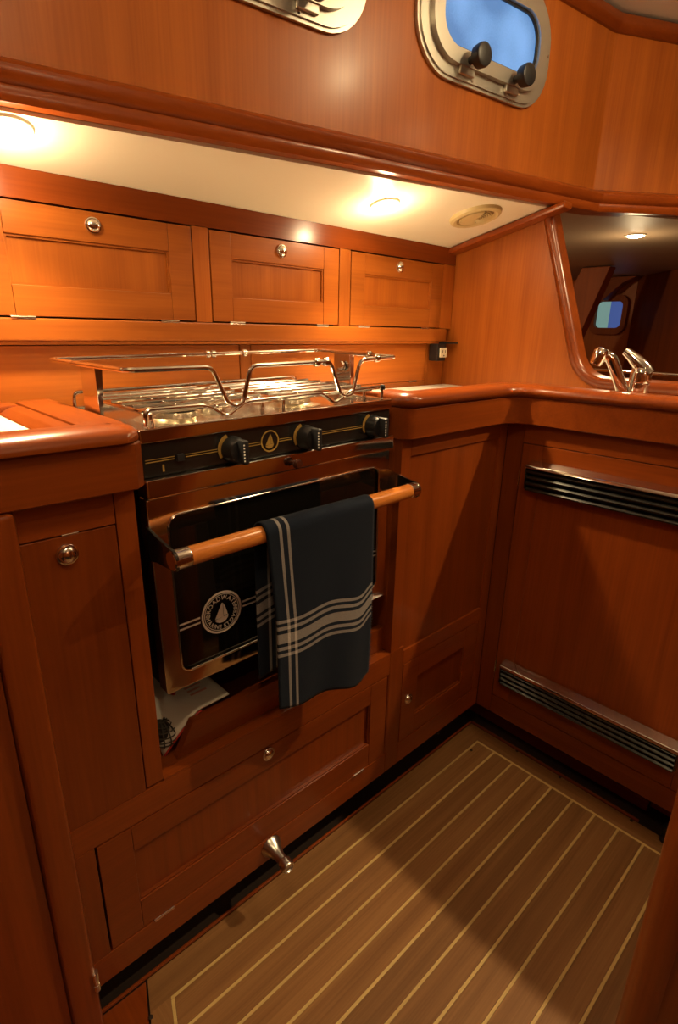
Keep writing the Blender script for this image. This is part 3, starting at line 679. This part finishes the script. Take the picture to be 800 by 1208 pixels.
# burners
for bx, by, r in ((.365, .715, .036), (.575, .715, .030), (.47, .80, .026), (.63, .80, .022)):
    b_ = obj('burner', lathe(bmn(), [(r*1.5, .8805), (r*1.5, .8825), (r*1.2, .8830), (r*1.0, .8860), (r*.95, .8930), (r*.80, .8940), (0, .8940)], 36, Matrix.Translation(Vector((bx, by, 0)))), BRASS, st)
    obj('burner_cap', lathe(bmn(), [(r*.82, .8942), (r*.86, .8965), (r*.75, .9), (0, .9010)], 36, Matrix.Translation(Vector((bx, by, 0)))), BLACK if r > .03 else STEEL, b_)
# pan grates
for x0, x1 in ((.295, .488), (.502, .698)):
    bm = bmn(); tube(bm, fillet([(x0, .650, .9035), (x1, .650, .9035), (x1, .858, .9035), (x0, .858, .9035)], .012, 4, True), .0027, 8, True)
    g = obj('pan_grate', bm, CHROME, st)
    for j in range(5):
        y = .683+.035*j; obj('grate_rod', tube(bmn(), [(x0, y, .9068), (x1, y, .9068)], .0023, 8), CHROME, g)
    for j in range(2):
        x = x0+(x1-x0)*(.3+.4*j); obj('grate_rod', tube(bmn(), [(x, .650, .9035), (x, .858, .9035)], .0023, 8), CHROME, g)
    for x in (x0+.012, x1-.012):
        for y in (.66, .85): obj('grate_foot', tube(bmn(), [(x, y, .8815), (x, y, .9035)], .0027, 8), CHROME, g)
# low front guard rail with two dips
yy = .637
pts = fillet([(.289, yy, .8855), (.290, yy, .9090), (.371, yy, .9080), (.4015, yy, .8895), (.435, yy, .9075), (.569, yy, .9080), (.5965, yy, .8895), (.632, yy, .9080), (.7045, yy, .9085), (.7055, yy, .8870)], .010, 4)
obj('guard_rail', tube(bmn(), pts, .0026, 10), CHROME, st)
obj('rail_stud', lathe(bmn(), [(.0045, 0), (.0050, .002), (.0050, .006), (.0035, .008), (0, .0085)], 16, Matrix.Translation(Vector((.7055, yy, .9035)))), RUBBER, st)
obj('guard_rail', tube(bmn(), fillet([(.283, .862, .885), (.284, .862, .9095), (.310, .862, .9095), (.70, .862, .9095), (.7055, .862, .885)], .008, 4), .0026, 10), CHROME, st)
# high pan rail: a loop with two U-shaped dips in front
zf = .9555
def loop(r): return fillet([(.272, yy, zf), (.384, yy, zf-.001), (.406, yy, .9035), (.428, yy, .9035), (.443, yy, zf-.002), (.588, yy, zf-.002), (.610, yy, .9), (.634, yy, .9), (.652, yy, zf-.002), (.737, yy, zf), (.737, .842, zf+.003), (.252, .842, zf+.003)], r, 5, True)
pr = obj('pan_rail', tube(bmn(), loop(.011), .0031, 10, True), CHROME, st)
for p, d_ in (((.497, .842, zf+.003), (1, 0, 0)), ((.508, .842, zf+.003), (1, 0, 0)), ((.570, .842, zf+.003), (1, 0, 0)), ((.578, yy, zf-.002), (1, 0, 0)), ((.690, yy, zf), (1, 0, 0)), ((.560, yy, zf-.002), (1, 0, 0)), ((.737, .70, zf+.001), (0, 1, 0))):
    obj('rail_clamp', lathe(bmn(), [(0, -.005), (.0040, -.0048), (.0062, -.0035), (.0066, 0), (.0062, .0035), (.0040, .0048), (0, .005)], 16, facing(p, d_)), CHROME, pr)
for x, s in ((SX0-.006, 1), (SX1+.003, -1)):
    bk = obj('rail_bracket', prism(bmn(), [(x, .722, .8800), (x, .775, .8800), (x, .772, .9560), (x, .722, .9560)], (.003, 0, 0), .0008), STEEL, st)
    obj('bracket_flange', prism(bmn(), [(x, .722, .8800), (x, .720, .9560), (x+.010*s, .720, .9560), (x+.004*s, .722, .8800)], (0, .002, 0), .0005), CHROME, bk)
    obj('star_knob', lathe(bmn(), [(.004, 0), (.004, .004), (.0085, .005), (.0095, .008), (.0085, .011), (0, .012)], 10, facing((x+(.003 if s < 0 else .003), .748, .935), (-1 if s < 0 else 1, 0, 0))), CHROME, bk)
st.rotation_euler = (0, math.radians(-.9), 0)

# ------------------------------------------------------------------ towel over the bar
def towel_mat():
    m, nt, b = new_mat('navy_striped_cotton'); N = nt.nodes.new; L = nt.links.new
    uv = N('ShaderNodeUVMap'); uv.uv_map = 'UVMap'; sp = N('ShaderNodeSeparateXYZ'); L(uv.outputs[0], sp.inputs[0])
    def band(src, c, h):
        s = N('ShaderNodeMath'); s.operation = 'SUBTRACT'; L(src, s.inputs[0]); s.inputs[1].default_value = c
        a = N('ShaderNodeMath'); a.operation = 'ABSOLUTE'; L(s.outputs[0], a.inputs[0])
        l = N('ShaderNodeMath'); l.operation = 'LESS_THAN'; L(a.outputs[0], l.inputs[0]); l.inputs[1].default_value = h; return l.outputs[0]
    bands = [band(sp.outputs[0], .022, .0024), band(sp.outputs[0], .035, .0024)]     # metres across
    for c, h in ((.142, .0026), (.1315, .0028), (.115, .0078), (.099, .0028), (.0885, .0026), (.411, .0026), (.4215, .0028), (.438, .0078), (.454, .0028), (.4645, .0026)): bands.append(band(sp.outputs[1], c, h))
    cur = bands[0]
    for o in bands[1:]:
        mx = N('ShaderNodeMath'); mx.operation = 'ADD'; L(cur, mx.inputs[0]); L(o, mx.inputs[1]); cur = mx.outputs[0]
    cl = N('ShaderNodeMath'); cl.operation = 'MULTIPLY'; cl.use_clamp = True; L(cur, cl.inputs[0]); cl.inputs[1].default_value = .40
    nz = N('ShaderNodeTexNoise'); nz.inputs['Scale'].default_value = 900; nz.inputs['Detail'].default_value = 1
    tc = N('ShaderNodeTexCoord'); L(tc.outputs['Object'], nz.inputs['Vector'])
    md = N('ShaderNodeMapRange'); md.inputs['To Min'].default_value = .55; md.inputs['To Max'].default_value = 1.35; L(nz.outputs['Fac'], md.inputs['Value'])
    mu = N('ShaderNodeMath'); mu.operation = 'MULTIPLY'; mu.use_clamp = True; L(cl.outputs[0], mu.inputs[0]); L(md.outputs[0], mu.inputs[1])
    mc = N('ShaderNodeMix'); mc.data_type = 'RGBA'; mc.inputs[6].default_value = (.008, .0125, .024, 1); mc.inputs[7].default_value = (.62, .56, .52, 1)
    L(mu.outputs[0], mc.inputs[0]); L(mc.outputs[2], b.inputs['Base Color'])
    b.inputs['Roughness'].default_value = .95; b.inputs['Sheen Weight'].default_value = .04; b.inputs['Specular IOR Level'].default_value = .15
    bp = N('ShaderNodeBump'); bp.inputs['Strength'].default_value = .35; bp.inputs['Distance'].default_value = .001; L(nz.outputs['Fac'], bp.inputs['Height']); L(bp.outputs[0], b.inputs['Normal'])
    return m
def make_towel():
    NU, NV = 44, 110; W = .203; LF, LB = .272, .235; r = .0148; arc_l = PI*r
    bm = bmn(); uvl = bm.loops.layers.uv.new('UVMap'); G = []; UV = []
    for i in range(NU+1):
        u = i/NU; row = []; ur = []
        lf = LF + .034*u - .014*math.exp(-((u-1)/.10)**2) + .004*math.sin(u*9); lb = LB-.02*u
        tot = lf+arc_l+lb
        for j in range(NV+1):
            s = tot*j/NV     # from the front hem up and over
            xx = .3925 + W*u
            if s < lf:
                dn = lf-s; k = dn/lf
                y = BYR-r - .004*k + .0050*k*math.sin(u*5.2+.6) + .0022*k*math.sin(u*13+2*k) - .006*k*(1-u)
                z = BZR - dn; xx += .012*min(1, k*2)*(1-u) + .003*k*math.sin(k*3)*u - .004*k*k*u
            elif s < lf+arc_l:
                a = (s-lf)/r; y = BYR - r*math.cos(a); z = BZR + r*math.sin(a)
            else:
                dn = s-lf-arc_l; k = dn/lb
                y = BYR+r + .002*k + .003*k*math.sin(u*6); z = BZR-dn; xx += .003*k
            y = min(y, .612)
            row.append(bm.verts.new((xx, y, z))); ur.append((W*u, s - .022*u))
        G.append(row); UV.append(ur)
    for i in range(NU):
        for j in range(NV):
            q = [(i, j), (i+1, j), (i+1, j+1), (i, j+1)]
            f = bm.faces.new([G[a][b] for a, b in q])
            for lp, (a, b) in zip(f.loops, q): lp[uvl].uv = UV[a][b]
    # thickness
    o = obj('tea_towel', bm, towel_mat(), label='navy tea towel with cream stripes over the oven bar', category='towel')
    md = o.modifiers.new('thickness', 'SOLIDIFY'); md.thickness = .0026; md.offset = 0
    return o
tw = make_towel()
bm = bmn()      # short fringe along the right hand edge
for k in range(64):
    z = BZR-.006-.0046*k
    if z < .455: break
    kk = (BZR-z)/.31; x = .3925+.203+.003*kk*math.sin(kk*3)-.004*kk*kk; y = BYR-.0148-.004*kk+.005*kk*math.sin(5.8)
    tube(bm, [(x-.002, y, z), (x+.0022+.001*random.random(), y-.0005+.001*random.random(), z-.0012*random.random())], .0007, 4)
fr = obj('fringe', bm, plain('navy_thread', (.012, .018, .030), .95), tw, kind='stuff')

# ------------------------------------------------------------------ booklet and net bag in the stove niche
t = thing('booklet', 'white printed booklet curling over the board under the stove', 'booklet', (.32, .70, .3862))

def leaf(name, mat, x0, x1, yf, yb, z, th, drop):
    bm = bmn(); vs = []
    for i in range(15):
        x = x0+(x1-x0)*i/14; k = max(0, (x-.2685)/.1155); row = []
        for j in range(19):
            s = 1-j/18; c = max(0, 1-k/.55)**1.2*max(0, (s-.35)/.65)**2
            row.append(bm.verts.new((x+.004*c, yf+(yb-yf)*(1-s)+.010*c*s, z-drop*c+.0006*math.sin(9*k+5*s))))
        vs.append(row)
    for i in range(14):
        for j in range(18): bm.faces.new((vs[i][j], vs[i+1][j], vs[i+1][j+1], vs[i][j+1]))
    o = obj(name, bm, mat, t)
    md = o.modifiers.new('thickness', 'SOLIDIFY'); md.thickness = th; md.offset = 1
    return o
leaf('pages', PAPER, .2685, .384, .652, .80, .4455, .0022, .058)
leaf('red_cover', RED, .2700, .335, .6515, .80, .4405, .0018, .058)
zt = .4484
def blob(cx, cy, r, mat, nm):
    bm = bmn(); prism(bm, [(cx+r*(1+.25*math.sin(3*a))*math.cos(a), cy+r*(1+.25*math.sin(3*a))*math.sin(a), zt) for a in [2*PI*k/14 for k in range(14)]], (0, 0, .0003)); obj(nm, bm, mat, t)
blob(.318, .712, .0055, RED, 'print_mark'); blob(.372, .724, .0055, RED, 'print_mark')
for k in range(4):
    bm = bmn(); y = .716-.010*k; prism(bm, [(.336, y, zt), (.358+.006*(k % 2), y, zt), (.358+.006*(k % 2), y+.0045, zt), (.336, y+.0045, zt)], (0, 0, .0003)); obj('print_line', bm, PINK, t)
# net bag under it
bm = bmn(); c = Vector((.2845, .690, .3862)); 
def el(a, b): return c+Vector((.026*math.cos(b)*math.cos(a), .034*math.cos(b)*math.sin(a), .0235+.0225*math.sin(b)))
for i in range(9):
    b_ = math.radians(-70+140*i/8); tube(bm, [el(2*PI*k/18, b_) for k in range(18)], .0011, 5, True)
for k in range(16): tube(bm, [el(2*PI*k/16, math.radians(-80+160*i/9)) for i in range(10)], .0011, 5)
t2 = thing('net_bag', 'small dark net bag tucked under the white booklet', 'bag', c)
obj('netting', bm, plain('net_cord', (.045, .035, .025), .8), t2)
bm = bmn(); lathe(bm, [(0, .002), (.014, .004), (.022, .014), (.024, .024), (.020, .036), (.010, .043), (0, .0445)], 20, Matrix.Translation(c)); obj('contents', bm, plain('dark_cloth', (.03, .022, .018), .9), t2)

# ------------------------------------------------------------------ partition post at the right edge of the picture
t = thing('partition', 'dark teak partition with rounded post at the lower right edge', 'partition', (.62, -.20, 0))
px, py = .604, .0645
obj('post', lathe(bmn(), [(0, .0), (.0235, .0), (.0235, .985), (0, .985)], 32, Matrix.Translation(Vector((px, py, 0)))), BZ, t)
B('panel', t, BZ, px-.016, px+.018, -.75, py-.012, 0, .985, .002)
obj('cap_rail', tube(bmn(), [(px, py+.022, .992), (px, -.76, .992)], .026, 16), BY, t)
